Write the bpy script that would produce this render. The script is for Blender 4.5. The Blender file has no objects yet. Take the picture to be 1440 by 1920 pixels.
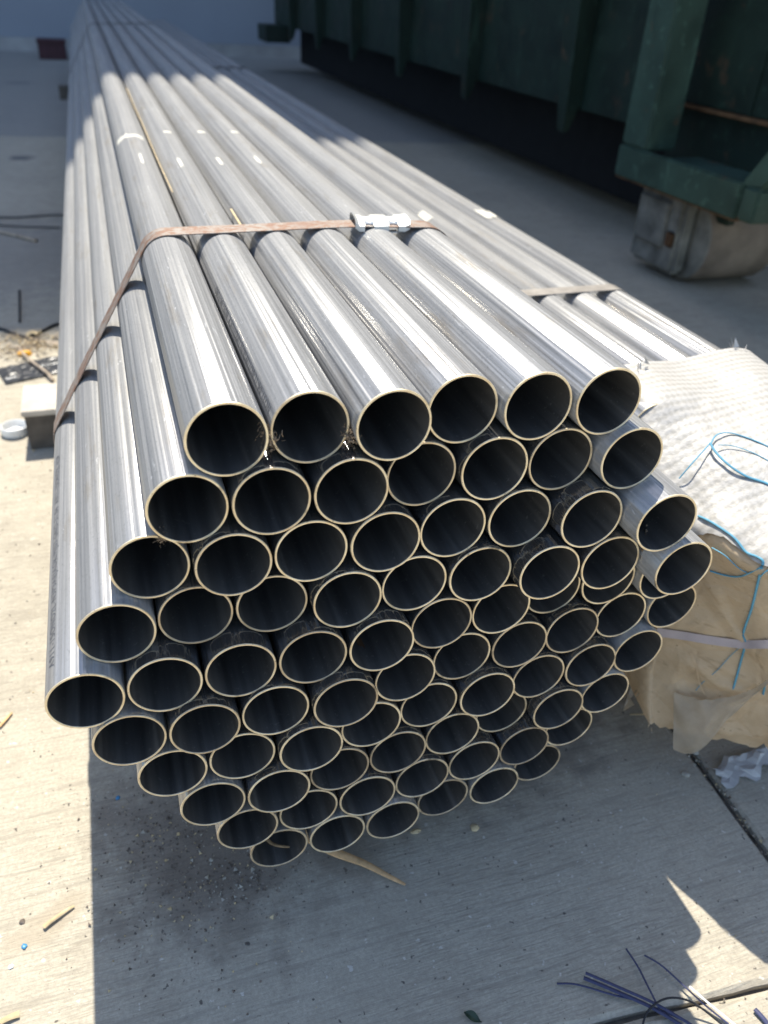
import bpy, bmesh, math, random
from mathutils import Vector, Matrix, noise
rnd = random.Random(7)
S = bpy.context.scene
COL = S.collection
PI = math.pi

# ------------------------------------------------------------------ camera
cam_d = bpy.data.cameras.new('camera')
cam = bpy.data.objects.new('camera', cam_d)
COL.objects.link(cam)
R0 = (0.9502664, -0.3077233, 0.0479607)
R1 = (-0.1331785, -0.5407163, -0.8305958)
R2 = (0.2815268, 0.7828999, -0.5548066)
CAM = Vector((-0.0449167, -0.4112114, 0.2296705))
cam.matrix_world = Matrix(((R0[0], -R1[0], -R2[0], CAM.x), (R0[1], -R1[1], -R2[1], CAM.y),
                           (R0[2], -R1[2], -R2[2], CAM.z), (0, 0, 0, 1)))
cam_d.sensor_fit = 'VERTICAL'
cam_d.sensor_height = 24.0
cam_d.sensor_width = 24.0
cam_d.lens = 24.0 * 1482.58 / 1920.0
cam_d.clip_start = 0.02
cam_d.clip_end = 400
cam_d.dof.use_dof = True
cam_d.dof.focus_distance = 0.58
cam_d.dof.aperture_fstop = 4.6
S.camera = cam

# ------------------------------------------------------------------ world + sun
SUN = Vector((0.055, 0.535, 1.0)).normalized()
w = bpy.data.worlds.new('World')
S.world = w
w.use_nodes = True
nt = w.node_tree
sky = nt.nodes.new('ShaderNodeTexSky')
sky.sky_type = 'NISHITA'
sky.sun_disc = False
sky.sun_elevation = math.asin(SUN.z)
sky.sun_rotation = math.atan2(SUN.x, SUN.y)
bg = nt.nodes['Background']
bg.inputs['Strength'].default_value = 0.15
nt.links.new(sky.outputs[0], bg.inputs['Color'])
sd = bpy.data.lights.new('sun', 'SUN')
sd.energy = 4.3
sd.angle = math.radians(0.5)
sd.color = (1.0, 0.94, 0.82)
sun = bpy.data.objects.new('sun', sd)
sun.rotation_euler = SUN.to_track_quat('Z', 'Y').to_euler()
sun.location = (0, 0, 20)
COL.objects.link(sun)
S.view_settings.view_transform = 'Standard'
S.view_settings.look = 'None'
S.view_settings.exposure = 0.88
S.view_settings.gamma = 1
S.view_settings.use_curve_mapping = False

ZG = -0.496


# ------------------------------------------------------------------ material helpers
class NT:
    def __init__(s, name):
        s.m = bpy.data.materials.new(name)
        s.m.use_nodes = True
        s.t = s.m.node_tree
        s.b = s.t.nodes['Principled BSDF']
        s.out = s.t.nodes['Material Output']

    def n(s, typ, **kw):
        o = s.t.nodes.new(typ)
        for k, v in kw.items():
            setattr(o, k, v)
        return o

    def l(s, a, b):
        s.t.links.new(a, b)

    def coord(s, scale=(1, 1, 1), rot=(0, 0, 0), loc=(0, 0, 0)):
        tc = s.n('ShaderNodeTexCoord')
        mp = s.n('ShaderNodeMapping')
        mp.inputs['Scale'].default_value = scale
        mp.inputs['Rotation'].default_value = rot
        mp.inputs['Location'].default_value = loc
        s.l(tc.outputs['Object'], mp.inputs['Vector'])
        return mp.outputs[0]

    def noise(s, vec, scale, detail=4, rough=0.55, w=None, dist=0):
        o = s.n('ShaderNodeTexNoise')
        o.inputs['Scale'].default_value = scale
        o.inputs['Detail'].default_value = detail
        o.inputs['Roughness'].default_value = rough
        o.inputs['Distortion'].default_value = dist
        if w is not None:
            o.noise_dimensions = '4D'
            s.l(w, o.inputs['W'])
        s.l(vec, o.inputs['Vector'])
        return o.outputs['Fac']

    def rng(s, val, a, b, c=0.0, d=1.0, smooth=False):
        o = s.n('ShaderNodeMapRange')
        o.inputs['From Min'].default_value = a
        o.inputs['From Max'].default_value = b
        o.inputs['To Min'].default_value = c
        o.inputs['To Max'].default_value = d
        if smooth:
            o.interpolation_type = 'SMOOTHSTEP'
        s.l(val, o.inputs['Value'])
        return o.outputs[0]

    def mix(s, fac, a, b, blend='MIX'):
        o = s.n('ShaderNodeMix')
        o.data_type = 'RGBA'
        o.blend_type = blend
        for v, i in ((fac, 0), (a, 6), (b, 7)):
            if isinstance(v, (int, float)):
                o.inputs[i].default_value = v
            elif isinstance(v, tuple):
                o.inputs[i].default_value = (*v, 1) if len(v) == 3 else v
            else:
                s.l(v, o.inputs[i])
        return o.outputs[2]

    def math(s, op, a, b=0.0, clamp=False):
        o = s.n('ShaderNodeMath')
        o.operation = op
        o.use_clamp = clamp
        for v, i in ((a, 0), (b, 1)):
            if isinstance(v, (int, float)):
                o.inputs[i].default_value = v
            else:
                s.l(v, o.inputs[i])
        return o.outputs[0]

    def bump(s, h, strength, dist, prev=None):
        o = s.n('ShaderNodeBump')
        o.inputs['Strength'].default_value = strength
        o.inputs['Distance'].default_value = dist
        s.l(h, o.inputs['Height'])
        if prev is not None:
            s.l(prev, o.inputs['Normal'])
        return o.outputs[0]

    def set(s, **kw):
        for k, v in kw.items():
            k = k.replace('_', ' ')
            if isinstance(v, (int, float)):
                s.b.inputs[k].default_value = v
            elif isinstance(v, tuple):
                s.b.inputs[k].default_value = (*v, 1)
            else:
                s.l(v, s.b.inputs[k])


def simple(name, col, rough=0.7, metal=0.0, var=0.25, scale=30, bump=0.0, bdist=0.001, spec=0.4):
    k = NT(name)
    c = k.coord()
    f = k.noise(c, scale, 5)
    dark = tuple(x * (1 - var) for x in col)
    lite = tuple(min(1, x * (1 + var)) for x in col)
    k.set(Base_Color=k.mix(k.rng(f, 0.3, 0.7), dark, lite), Roughness=rough, Metallic=metal)
    k.b.inputs['Specular IOR Level'].default_value = spec
    if bump:
        k.set(Normal=k.bump(k.noise(c, scale * 3, 4), bump, bdist))
    return k.m


def mat_pipe():
    k = NT('mill finish steel')
    oi = k.n('ShaderNodeObjectInfo')
    r = k.math('MULTIPLY', oi.outputs['Random'], 60.0)
    r2 = k.math('ADD', r, 7.3)
    r3 = k.math('ADD', r, 19.1)
    roll = k.noise(k.coord((1, 0.006, 1)), 120, 2, 0.5, r)         # roll forming bands, ~8 mm wide
    line = k.noise(k.coord((1, 0.010, 1)), 420, 4, 0.65, r2)       # fine draw lines
    sp = k.noise(k.coord((1, 0.55, 1)), 520, 5, 0.78, r)            # spangle speckle
    bl = k.noise(k.coord((1, 0.25, 1)), 32, 5, 0.65, r2)           # cloudy scuffs
    sc = k.noise(k.coord((1, 0.22, 1), (0.25, 0.6, 0.9)), 150, 3, 0.6, r, 1.8)
    dirt = k.noise(k.coord((1, 0.12, 1)), 60, 5, 0.7, r3)
    tone = k.math('ADD', k.rng(roll, 0.35, 0.65, 0, 0.5), k.rng(line, 0.38, 0.62, 0, 0.5))
    base = k.mix(tone, (0.37, 0.37, 0.37), (0.61, 0.60, 0.58))
    base = k.mix(k.rng(bl, 0.45, 0.72, 0, 0.6), base, (0.56, 0.555, 0.54))
    base = k.mix(k.rng(sp, 0.54, 0.68, 0, 0.6), base, (0.27, 0.27, 0.27))
    base = k.mix(k.rng(sp, 0.40, 0.30, 0, 0.35), base, (0.70, 0.70, 0.69))
    base = k.mix(k.rng(dirt, 0.56, 0.70, 0, 0.65), base, (0.36, 0.31, 0.24))
    base = k.mix(k.rng(sc, 0.665, 0.69, 0, 0.75), base, (0.75, 0.75, 0.74))
    b = k.bump(roll, 1.0, 0.0034)
    b = k.bump(line, 0.8, 0.00022, b)
    b = k.bump(bl, 0.12, 0.0012, b)
    b = k.bump(sp, 0.22, 0.00012, b)
    gap_shaded = k.mix(k.rng(oi.outputs['Color'], 0.1, 0.9, 0.78, 0), base, (0.07, 0.07, 0.074))  # sheltered pipes darkened so the gaps between ends read as shade
    k.set(Base_Color=gap_shaded, Roughness=k.math('ADD', k.math('MULTIPLY', k.rng(oi.outputs['Color'], 0, 1, 0.38, 1.0), k.rng(line, 0.3, 0.7, 0.11, 0.25)), k.rng(bl, 0.4, 0.7, 0, 0.06)), Metallic=1.0, Normal=b)
    g2 = k.n('ShaderNodeBsdfPrincipled')                           # the dull oxide film over it
    k.l(k.mix(0.37, base, (0.08, 0.077, 0.072)), g2.inputs['Base Color'])
    g2.inputs['Metallic'].default_value = 0.08
    g2.inputs['Roughness'].default_value = 0.52
    g2.inputs['Specular IOR Level'].default_value = 0.16
    k.l(b, g2.inputs['Normal'])
    ms = k.n('ShaderNodeMixShader')
    # object colour (red) tells how weathered a pipe is: outer ones dull, sheltered ones slick, with gap shade in their colour
    sepc = k.n('ShaderNodeSeparateColor')
    k.l(oi.outputs['Color'], sepc.inputs[0])
    wz = sepc.outputs[0]
    k.l(k.math('MULTIPLY', wz, 0.74), ms.inputs[0])
    k.l(k.b.outputs[0], ms.inputs[1])
    k.l(g2.outputs[0], ms.inputs[2])
    k.l(ms.outputs[0], k.out.inputs['Surface'])
    return k.m


def mat_bore():
    k = NT('dark pipe bore')
    oi = k.n('ShaderNodeObjectInfo')
    r = k.math('MULTIPLY', oi.outputs['Random'], 40.0)
    st = k.noise(k.coord((1, 0.05, 1)), 130, 4, 0.6, r)
    dust = k.noise(k.coord(), 300, 4, 0.7, r)
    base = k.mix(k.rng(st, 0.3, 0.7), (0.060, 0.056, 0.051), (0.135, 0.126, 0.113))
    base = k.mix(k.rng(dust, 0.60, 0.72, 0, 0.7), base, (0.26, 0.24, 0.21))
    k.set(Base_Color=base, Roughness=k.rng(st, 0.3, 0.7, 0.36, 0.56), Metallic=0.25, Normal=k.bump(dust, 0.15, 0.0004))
    return k.m


def mat_rim():
    k = NT('saw cut pipe rim')
    oi = k.n('ShaderNodeObjectInfo')
    r = k.math('MULTIPLY', oi.outputs['Random'], 40.0)
    f = k.noise(k.coord((1, 1, 1)), 90, 5, 0.6, r)
    g = k.noise(k.coord((1, 1, 1)), 28, 4, 0.65, r)
    h = k.noise(k.coord((1, 1, 1)), 420, 3, 0.7, r)
    old = k.rng(k.math('FRACT', k.math('MULTIPLY', oi.outputs['Random'], 17.3)), 0.25, 1.0, 0.0, 0.85)     # how tarnished this end is
    base = k.mix(k.rng(f, 0.3, 0.65), (0.72, 0.56, 0.34), (0.98, 0.85, 0.60))
    base = k.mix(k.math('MULTIPLY', old, k.rng(g, 0.36, 0.60, 0.25, 1.0)), base, (0.40, 0.31, 0.21))
    base = k.mix(k.rng(g, 0.62, 0.70, 0, 0.8), base, (0.10, 0.085, 0.06))
    base = k.mix(k.rng(h, 0.62, 0.70, 0, 0.7), base, (0.16, 0.13, 0.09))
    k.set(Base_Color=base, Roughness=k.rng(f, 0.3, 0.7, 0.38, 0.6), Metallic=0.7, Normal=k.bump(h, 0.4, 0.0003))
    return k.m


def mat_concrete(name='broom finished concrete', stain=True, far_shade=0.0):
    k = NT(name)
    rot = (0, 0, math.radians(5.7))
    c = k.coord((1, 1, 1))
    br = k.noise(k.coord((48, 560, 40), rot), 1.0, 5, 0.6, None, 0.5)       # broom strokes
    br2 = k.noise(k.coord((9, 170, 40), rot), 1.0, 3, 0.55, None, 0.3)
    big = k.noise(c, 2.2, 5, 0.55)
    med = k.noise(c, 24, 8, 0.72)
    fine = k.noise(c, 260, 5, 0.8)
    pit = k.noise(c, 150, 2, 0.5)
    pit2 = k.noise(k.coord((1, 1, 1), (0, 0, 0), (3, 7, 1)), 60, 2, 0.4)
    patch = k.rng(k.noise(c, 5.0, 4, 0.6), 0.40, 0.62, 0.35, 1.0)          # strokes fade in and out
    col = k.mix(k.rng(big, 0.3, 0.7), (0.42, 0.375, 0.295), (0.50, 0.45, 0.355))
    col = k.mix(k.rng(med, 0.35, 0.75, 0, 0.5), col, (0.62, 0.575, 0.47))
    col = k.mix(k.rng(med, 0.5, 0.25, 0, 0.35), col, (0.33, 0.295, 0.235))
    col = k.mix(k.math('MULTIPLY', k.rng(br, 0.38, 0.55, 0.62, 0), patch), col, (0.26, 0.23, 0.185))
    col = k.mix(k.rng(br2, 0.44, 0.36, 0, 0.38), col, (0.24, 0.215, 0.175))
    col = k.mix(k.rng(fine, 0.32, 0.62, 0.75, 0), col, (0.30, 0.27, 0.215))
    col = k.mix(k.rng(pit, 0.71, 0.74, 0, 0.85), col, (0.09, 0.08, 0.07))
    col = k.mix(k.rng(pit2, 0.76, 0.78, 0, 0.9), col, (0.07, 0.065, 0.06))
    col = k.mix(k.rng(pit, 0.29, 0.26, 0, 0.5), col, (0.76, 0.73, 0.66))
    if stain:
        # a spill of brown dirt trodden into the slab under the near end of the pipes
        def blot(cx, cy, sx, sy, seed, amt, color, col):
            tc = k.n('ShaderNodeTexCoord')
            mp = k.n('ShaderNodeMapping')
            mp.vector_type = 'TEXTURE'
            mp.inputs['Location'].default_value = (cx, cy, ZG)
            mp.inputs['Rotation'].default_value = (0, 0, 0.5)
            mp.inputs['Scale'].default_value = (sx, sy, 1)
            k.l(tc.outputs['Object'], mp.inputs['Vector'])
            ln = k.n('ShaderNodeVectorMath')
            ln.operation = 'LENGTH'
            k.l(mp.outputs[0], ln.inputs[0])
            nz = k.noise(k.coord((1, 1, 1), (0, 0, 0), (seed, 0, 0)), 26, 6, 0.65)
            d = k.math('ADD', ln.outputs['Value'], k.rng(nz, 0.2, 0.8, -0.55, 0.55))
            return k.mix(k.rng(d, 1.05, 0.45, 0, amt, True), col, color)
        col = blot(-0.055, 0.10, 0.085, 0.135, 0.0, 0.5, (0.15, 0.12, 0.10), col)
        col = blot(0.12, 0.13, 0.30, 0.13, 3.0, 0.55, (0.17, 0.14, 0.11), col)
        col = blot(0.36, 0.16, 0.20, 0.12, 5.0, 0.6, (0.14, 0.125, 0.11), col)
        col = blot(-0.32, 2.2, 0.5, 0.5, 8.0, 0.45, (0.20, 0.19, 0.18), col)
        col = blot(-0.53, 6.6, 0.12, 0.10, 9.0, 0.8, (0.12, 0.12, 0.12), col)
        col = blot(-0.38, 3.72, 0.07, 0.06, 11.0, 0.8, (0.12, 0.12, 0.12), col)
        col = blot(1.0, 2.05, 0.35, 0.22, 12.0, 0.8, (0.16, 0.155, 0.155), col)
        col = blot(-0.185, 0.045, 0.05, 0.02, 14.0, 0.5, (0.36, 0.30, 0.22), col)
    if far_shade:
        col = k.mix(far_shade, col, (0.20, 0.205, 0.21))  # shade of the far floor put into the colour
    h = k.math('ADD', k.math('MULTIPLY', br, k.math('MULTIPLY', patch, 0.8)), k.math('MULTIPLY', fine, 0.45))
    b = k.bump(h, 0.9, 0.0017)
    b = k.bump(br2, 0.22, 0.002, b)
    k.set(Base_Color=col, Roughness=0.88, Normal=b)
    k.b.inputs['Specular IOR Level'].default_value = 0.25
    return k.m


def mat_green(name, col, rust=0.5):
    k = NT(name)
    c = k.coord()
    a = k.noise(c, 6, 6, 0.6)
    b_ = k.noise(c, 34, 5, 0.65)
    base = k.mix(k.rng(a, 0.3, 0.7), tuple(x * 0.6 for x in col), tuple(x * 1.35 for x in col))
    base = k.mix(k.rng(b_, 0.57, 0.70, 0, 0.6), base, tuple(x * 2.6 + 0.006 for x in col))
    base = k.mix(k.rng(k.noise(k.coord((1, 1, 0.25)), 16, 6, 0.7), 0.60, 0.68, 0, 0.5), base, tuple(x * 3.2 + 0.015 for x in col))
    base = k.mix(k.rng(k.noise(c, 9, 7, 0.7), 0.60, 0.68, 0, rust), base, (0.10, 0.052, 0.026))
    k.set(Base_Color=base, Roughness=k.rng(a, 0.3, 0.7, 0.5, 0.75), Normal=k.bump(b_, 0.25, 0.003))
    return k.m


def mat_strap():
    k = NT('rusty steel strap')
    c = k.coord()
    a = k.noise(k.coord((1, 1, 1)), 130, 6, 0.7)
    b_ = k.noise(c, 40, 4, 0.6)
    base = k.mix(k.rng(a, 0.42, 0.60), (0.28, 0.255, 0.23), (0.22, 0.125, 0.082))
    base = k.mix(k.rng(b_, 0.5, 0.7, 0, 0.7), base, (0.20, 0.11, 0.075))
    k.set(Base_Color=base, Roughness=0.6, Metallic=0.35, Normal=k.bump(a, 0.3, 0.0006))
    return k.m


def mat_kraft():
    k = NT('brown kraft paper')
    c = k.coord()
    a = k.noise(c, 14, 6, 0.6)
    f = k.noise(k.coord((3, 3, 30)), 60, 4, 0.6)
    sp = k.noise(c, 210, 3, 0.6)
    base = k.mix(k.rng(a, 0.3, 0.7), (0.52, 0.38, 0.23), (0.70, 0.55, 0.37))
    base = k.mix(k.rng(f, 0.4, 0.7, 0, 0.35), base, (0.74, 0.61, 0.44))
    base = k.mix(k.rng(sp, 0.68, 0.72, 0, 0.6), base, (0.22, 0.13, 0.07))
    base = k.mix(k.rng(k.noise(c, 6, 5, 0.6), 0.5, 0.68, 0, 0.55), base, (0.36, 0.24, 0.125))
    base = k.mix(k.rng(k.noise(k.coord((1, 1, 4)), 26, 4, 0.6), 0.60, 0.66, 0, 0.35), base, (0.30, 0.20, 0.11))
    cr = k.noise(c, 22, 4, 0.5, None, 1.2)
    fo = k.n('ShaderNodeTexVoronoi')
    fo.feature = 'DISTANCE_TO_EDGE'
    fo.inputs['Scale'].default_value = 17
    k.l(c, fo.inputs['Vector'])
    b = k.bump(cr, 0.6, 0.008)
    b = k.bump(k.rng(fo.outputs['Distance'], 0, 0.06), 0.35, 0.002, b)
    k.set(Base_Color=base, Roughness=0.75, Normal=b)
    tr = k.n('ShaderNodeBsdfTranslucent')
    k.l(base, tr.inputs['Color'])
    ms = k.n('ShaderNodeMixShader')
    ms.inputs[0].default_value = 0.3
    k.l(k.b.outputs[0], ms.inputs[1])
    k.l(tr.outputs[0], ms.inputs[2])
    k.l(ms.outputs[0], k.out.inputs['Surface'])
    return k.m


def mat_flap():
    k = NT('thin waxed paper')
    c = k.coord()
    a = k.noise(c, 40, 5, 0.6)
    base = k.mix(k.rng(a, 0.3, 0.7), (0.46, 0.39, 0.29), (0.60, 0.52, 0.41))
    k.set(Base_Color=base, Roughness=0.5)
    tr = k.n('ShaderNodeBsdfTranslucent')
    k.l(base, tr.inputs['Color'])
    ms = k.n('ShaderNodeMixShader')
    ms.inputs[0].default_value = 0.4
    k.l(k.b.outputs[0], ms.inputs[1])
    k.l(tr.outputs[0], ms.inputs[2])
    tp = k.n('ShaderNodeBsdfTransparent')
    m2 = k.n('ShaderNodeMixShader')
    m2.inputs[0].default_value = 0.22
    k.l(ms.outputs[0], m2.inputs[1])
    k.l(tp.outputs[0], m2.inputs[2])
    k.l(m2.outputs[0], k.out.inputs['Surface'])
    return k.m


def mat_woven():
    k = NT('white woven sheeting')
    tc = k.n('ShaderNodeTexCoord')
    hs = []
    for d, sc in (('X', 150), ('Y', 105)):
        wv = k.n('ShaderNodeTexWave')
        wv.bands_direction = d
        wv.inputs['Scale'].default_value = sc / 3.14
        wv.inputs['Distortion'].default_value = 1.6
        wv.inputs['Detail'].default_value = 2
        wv.inputs['Detail Scale'].default_value = 1.2
        k.l(tc.outputs['Object'], wv.inputs['Vector'])
        hs.append(wv.outputs['Fac'])
    h = k.math('ADD', k.math('MULTIPLY', hs[0], 0.45), k.math('MULTIPLY', hs[1], 0.8))
    a = k.noise(k.coord(), 30, 4, 0.6)
    base = k.mix(k.rng(h, 0.2, 0.9), (0.33, 0.315, 0.285), (0.43, 0.415, 0.39))
    base = k.mix(k.rng(a, 0.5, 0.8, 0, 0.4), base, (0.34, 0.305, 0.26))
    b = k.bump(h, 0.4, 0.0004)
    b = k.bump(a, 0.5, 0.006, b)
    k.set(Base_Color=base, Roughness=0.5, Normal=b)
    return k.m


M = dict(
    pipe=mat_pipe(), bore=mat_bore(), rim=mat_rim(), concrete=mat_concrete(), shade_concrete=mat_concrete('far shade concrete', True, 0.6),
    strap=mat_strap(), kraft=mat_kraft(), flap=mat_flap(), woven=mat_woven(),
    joint=simple('joint dirt', (0.10, 0.09, 0.075), 0.95, 0, 0.5, 60, 0.6, 0.003),
    wall=simple('painted wall', (0.27, 0.30, 0.35), 0.8, 0, 0.05, 1.5, 0.2, 0.004),
    base=simple('wall base', (0.34, 0.34, 0.34), 0.85, 0, 0.2, 4),
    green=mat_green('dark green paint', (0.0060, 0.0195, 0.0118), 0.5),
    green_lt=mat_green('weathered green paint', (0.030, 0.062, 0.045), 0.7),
    roller=simple('weathered roller steel', (0.20, 0.20, 0.175), 0.7, 0.2, 0.5, 12, 0.4, 0.004),
    rust=simple('rust', (0.13, 0.068, 0.030), 0.85, 0, 0.5, 25, 0.5, 0.003),
    rusty_tread=simple('dusty rusted tread', (0.22, 0.18, 0.14), 0.85, 0, 0.4, 9, 0.5, 0.004),
    timber=simple('weathered timber', (0.54, 0.49, 0.42), 0.85, 0, 0.2, 20, 0.4, 0.002),
    shaded_timber=simple('shade toned timber', (0.11, 0.095, 0.08), 0.9, 0, 0.3, 30, 0.4, 0.002),  # shade on the bearer's front put into the colour
    gap_black=simple('underframe shade black', (0.010, 0.010, 0.010), 0.8, 0, 0.3, 20),
    zinc=simple('bright zinc seal', (0.66, 0.66, 0.63), 0.40, 0.55, 0.08, 80, 0.2, 0.0005),
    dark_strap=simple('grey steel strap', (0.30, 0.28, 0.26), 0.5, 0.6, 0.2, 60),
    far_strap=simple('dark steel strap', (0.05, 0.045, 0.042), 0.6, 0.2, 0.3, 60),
    blue=simple('light blue string', (0.10, 0.30, 0.42), 0.6, 0, 0.15, 120),
    tape=simple('greyish tape', (0.42, 0.36, 0.36), 0.4, 0, 0.12, 60),
    white=simple('white plastic', (0.80, 0.80, 0.78), 0.35, 0, 0.05, 60),
    black=simple('black plastic film', (0.035, 0.037, 0.042), 0.28, 0, 0.3, 30, 0.5, 0.004),
    orange=simple('yellow orange peel', (0.85, 0.42, 0.03), 0.5, 0, 0.15, 90, 0.4, 0.001),
    straw=simple('dry straw', (0.55, 0.43, 0.25), 0.8, 0, 0.35, 60, 0.3, 0.001),
    bark=simple('grey dry twig', (0.36, 0.29, 0.22), 0.85, 0, 0.35, 60, 0.5, 0.001),
    wood=simple('split orange wood', (0.66, 0.41, 0.20), 0.75, 0, 0.35, 90, 0.4, 0.001),
    purple=simple('violet plastic strand', (0.042, 0.047, 0.10), 0.45, 0, 0.25, 40),
    bluebit=simple('blue plastic', (0.04, 0.22, 0.42), 0.4, 0, 0.15, 60),
    paper=simple('white paper', (0.50, 0.49, 0.47), 0.8, 0, 0.08, 40, 0.3, 0.002),
    grit=simple('grit', (0.17, 0.14, 0.115), 0.95, 0, 0.6, 90),
    pale_grit=simple('pale grit', (0.40, 0.37, 0.31), 0.9, 0, 0.25, 90),
    fibre=simple('brown fibre', (0.21, 0.155, 0.105), 0.95, 0, 0.4, 90),
    cream=simple('cream paint', (0.60, 0.58, 0.51), 0.6, 0, 0.06, 60),
    ink=simple('grey stencil ink', (0.10, 0.105, 0.12), 0.7, 0, 0.3, 200),
    maroon=simple('dark red paint', (0.055, 0.018, 0.025), 0.6, 0, 0.2, 20),
    cable=simple('black cable', (0.02, 0.02, 0.022), 0.5, 0, 0.2, 40),
    leaf=simple('dark green leaf', (0.035, 0.06, 0.035), 0.5, 0, 0.3, 60),
)


# ------------------------------------------------------------------ mesh helpers
def mesh_obj(name, verts, faces, mats, parent=None, smooth=True, idx=None, loc=None, sharp=None):
    me = bpy.data.meshes.new(name)
    me.from_pydata([tuple(v) for v in verts], [], faces)
    for m in (mats if isinstance(mats, (list, tuple)) else [mats]):
        me.materials.append(m)
    if idx:
        me.polygons.foreach_set('material_index', idx)
    me.polygons.foreach_set('use_smooth', [smooth] * len(me.polygons))
    me.update()
    if smooth and sharp:
        me.set_sharp_from_angle(angle=math.radians(sharp))
    o = bpy.data.objects.new(name, me)
    COL.objects.link(o)
    if parent:
        o.parent = parent
    if loc:
        o.location = loc
    return o


def bm_obj(name, bm, mats, parent=None, smooth=False, sharp=35, loc=None):
    bm.normal_update()
    bmesh.ops.recalc_face_normals(bm, faces=bm.faces)
    me = bpy.data.meshes.new(name)
    bm.to_mesh(me)
    bm.free()
    for m in (mats if isinstance(mats, (list, tuple)) else [mats]):
        me.materials.append(m)
    if smooth:
        me.polygons.foreach_set('use_smooth', [True] * len(me.polygons))
        me.set_sharp_from_angle(angle=math.radians(sharp))
    o = bpy.data.objects.new(name, me)
    COL.objects.link(o)
    if parent:
        o.parent = parent
    if loc:
        o.location = loc
    return o


def box_bm(bm, a, b, bev=0.0, jit=0.0, mat=0):
    vs = [bm.verts.new((x, y, z)) for x in (a[0], b[0]) for y in (a[1], b[1]) for z in (a[2], b[2])]
    fs = []
    for q in ((0, 1, 3, 2), (4, 6, 7, 5), (0, 4, 5, 1), (2, 3, 7, 6), (0, 2, 6, 4), (1, 5, 7, 3)):
        f = bm.faces.new([vs[i] for i in q])
        f.material_index = mat
        fs.append(f)
    if bev:
        es = list({e for f in fs for e in f.edges})
        bmesh.ops.bevel(bm, geom=es, offset=bev, segments=2, affect='EDGES', clamp_overlap=True)
    return vs


def box_obj(name, a, b, mat, parent=None, bev=0.004, loc=None):
    bm = bmesh.new()
    box_bm(bm, a, b, bev)
    return bm_obj(name, bm, mat, parent, smooth=bev > 0, loc=loc)


def tube_bm(bm, pts, rad, seg=8, flat=1.0, mat=0):
    """sweep a circle (flattened by flat in z) along pts; rad is a number or a list"""
    pts = [Vector(p) for p in pts]
    rings = []
    for i, p in enumerate(pts):
        d = (pts[min(i + 1, len(pts) - 1)] - pts[max(i - 1, 0)]).normalized()
        up = Vector((0, 0, 1)) if abs(d.z) < 0.95 else Vector((0, 1, 0))
        s = d.cross(up).normalized()
        u = s.cross(d).normalized()
        r = rad[i] if isinstance(rad, (list, tuple)) else rad
        rings.append([bm.verts.new(p + s * r * math.cos(t) + u * r * flat * math.sin(t))
                      for t in [2 * PI * j / seg for j in range(seg)]])
    for a, b in zip(rings, rings[1:]):
        for j in range(seg):
            f = bm.faces.new((a[j], a[(j + 1) % seg], b[(j + 1) % seg], b[j]))
            f.smooth = True
            f.material_index = mat
    bm.faces.new(rings[0][::-1]).material_index = mat
    bm.faces.new(rings[-1]).material_index = mat


def spline(pts, n=8):
    pts = [Vector(p) for p in pts]
    out = []
    for i in range(len(pts) - 1):
        p0 = pts[max(i - 1, 0)]
        p1, p2 = pts[i], pts[i + 1]
        p3 = pts[min(i + 2, len(pts) - 1)]
        for j in range(n):
            t = j / n
            out.append(0.5 * ((2 * p1) + (p2 - p0) * t + (2 * p0 - 5 * p1 + 4 * p2 - p3) * t * t
                              + (3 * p1 - p0 - 3 * p2 + p3) * t ** 3))
    out.append(pts[-1])
    return out


def tag(o, label=None, cat=None, group=None, kind=None):
    if label:
        o['label'] = label
    if cat:
        o['category'] = cat
    if group:
        o['group'] = group
    if kind:
        o['kind'] = kind
    return o


def empty(name, loc=(0, 0, 0)):
    o = bpy.data.objects.new(name, None)
    o.empty_display_size = 0.05
    o.location = loc
    COL.objects.link(o)
    return o


# ------------------------------------------------------------------ ground: base + concrete slabs
def slab(name, corners, parent, mat='concrete'):
    """a slab with slightly chipped edges, top at ZG"""
    loop = []
    for i in range(4):
        a, b = Vector(corners[i]), Vector(corners[(i + 1) % 4])
        n = max(1, min(160, int((b - a).length / 0.012)))
        for j in range(n):
            p = a.lerp(b, j / n)
            if n > 1 and j > 0 and abs(p.x) < 3 and abs(p.y) < 3:
                d = (b - a).normalized()
                nn = Vector((-d.y, d.x))
                q = noise.noise(Vector((p.x * 60, p.y * 60, 3))) * 0.0030 + noise.noise(Vector((p.x * 170, p.y * 170, 9))) * 0.0022
                p = p + nn * abs(q)
            loop.append(p)
    n = len(loop)
    c = sum(loop, Vector((0, 0))) / n
    v = []
    for p in loop:
        e = noise.noise(Vector((p.x * 50, p.y * 50, 1)))
        v.append((p.x, p.y, ZG - 0.0025 - 0.002 * e))
    for p in loop:
        v.append((p.x, p.y, ZG - 0.03))
    ins = []
    for i, p in enumerate(loop):
        a, b = loop[i - 1], loop[(i + 1) % n]
        d = (b - a).normalized()
        nn = Vector((-d.y, d.x))
        ins.append(p + nn * (0.004 + 0.002 * noise.noise(Vector((p.x * 30, p.y * 30, 5)))))
    for p in ins:
        v.append((p.x, p.y, ZG))
    f = [tuple(range(2 * n, 3 * n))]
    for i in range(n):
        j = (i + 1) % n
        f.append((i, j, 2 * n + j, 2 * n + i))
        f.append((n + i, n + j, j, i))
    o = mesh_obj(name, v, f, M[mat], parent, smooth=False)
    return o


ground = mesh_obj('ground', [(-90, -90, ZG - 0.009), (90, -90, ZG - 0.009), (90, 90, ZG - 0.009), (-90, 90, ZG - 0.009)],
                  [(0, 1, 2, 3)], M['joint'], smooth=False)
tag(ground, kind='structure')
gx0, gx1 = 0.5115, 0.5195        # joint running along the pipes


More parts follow.
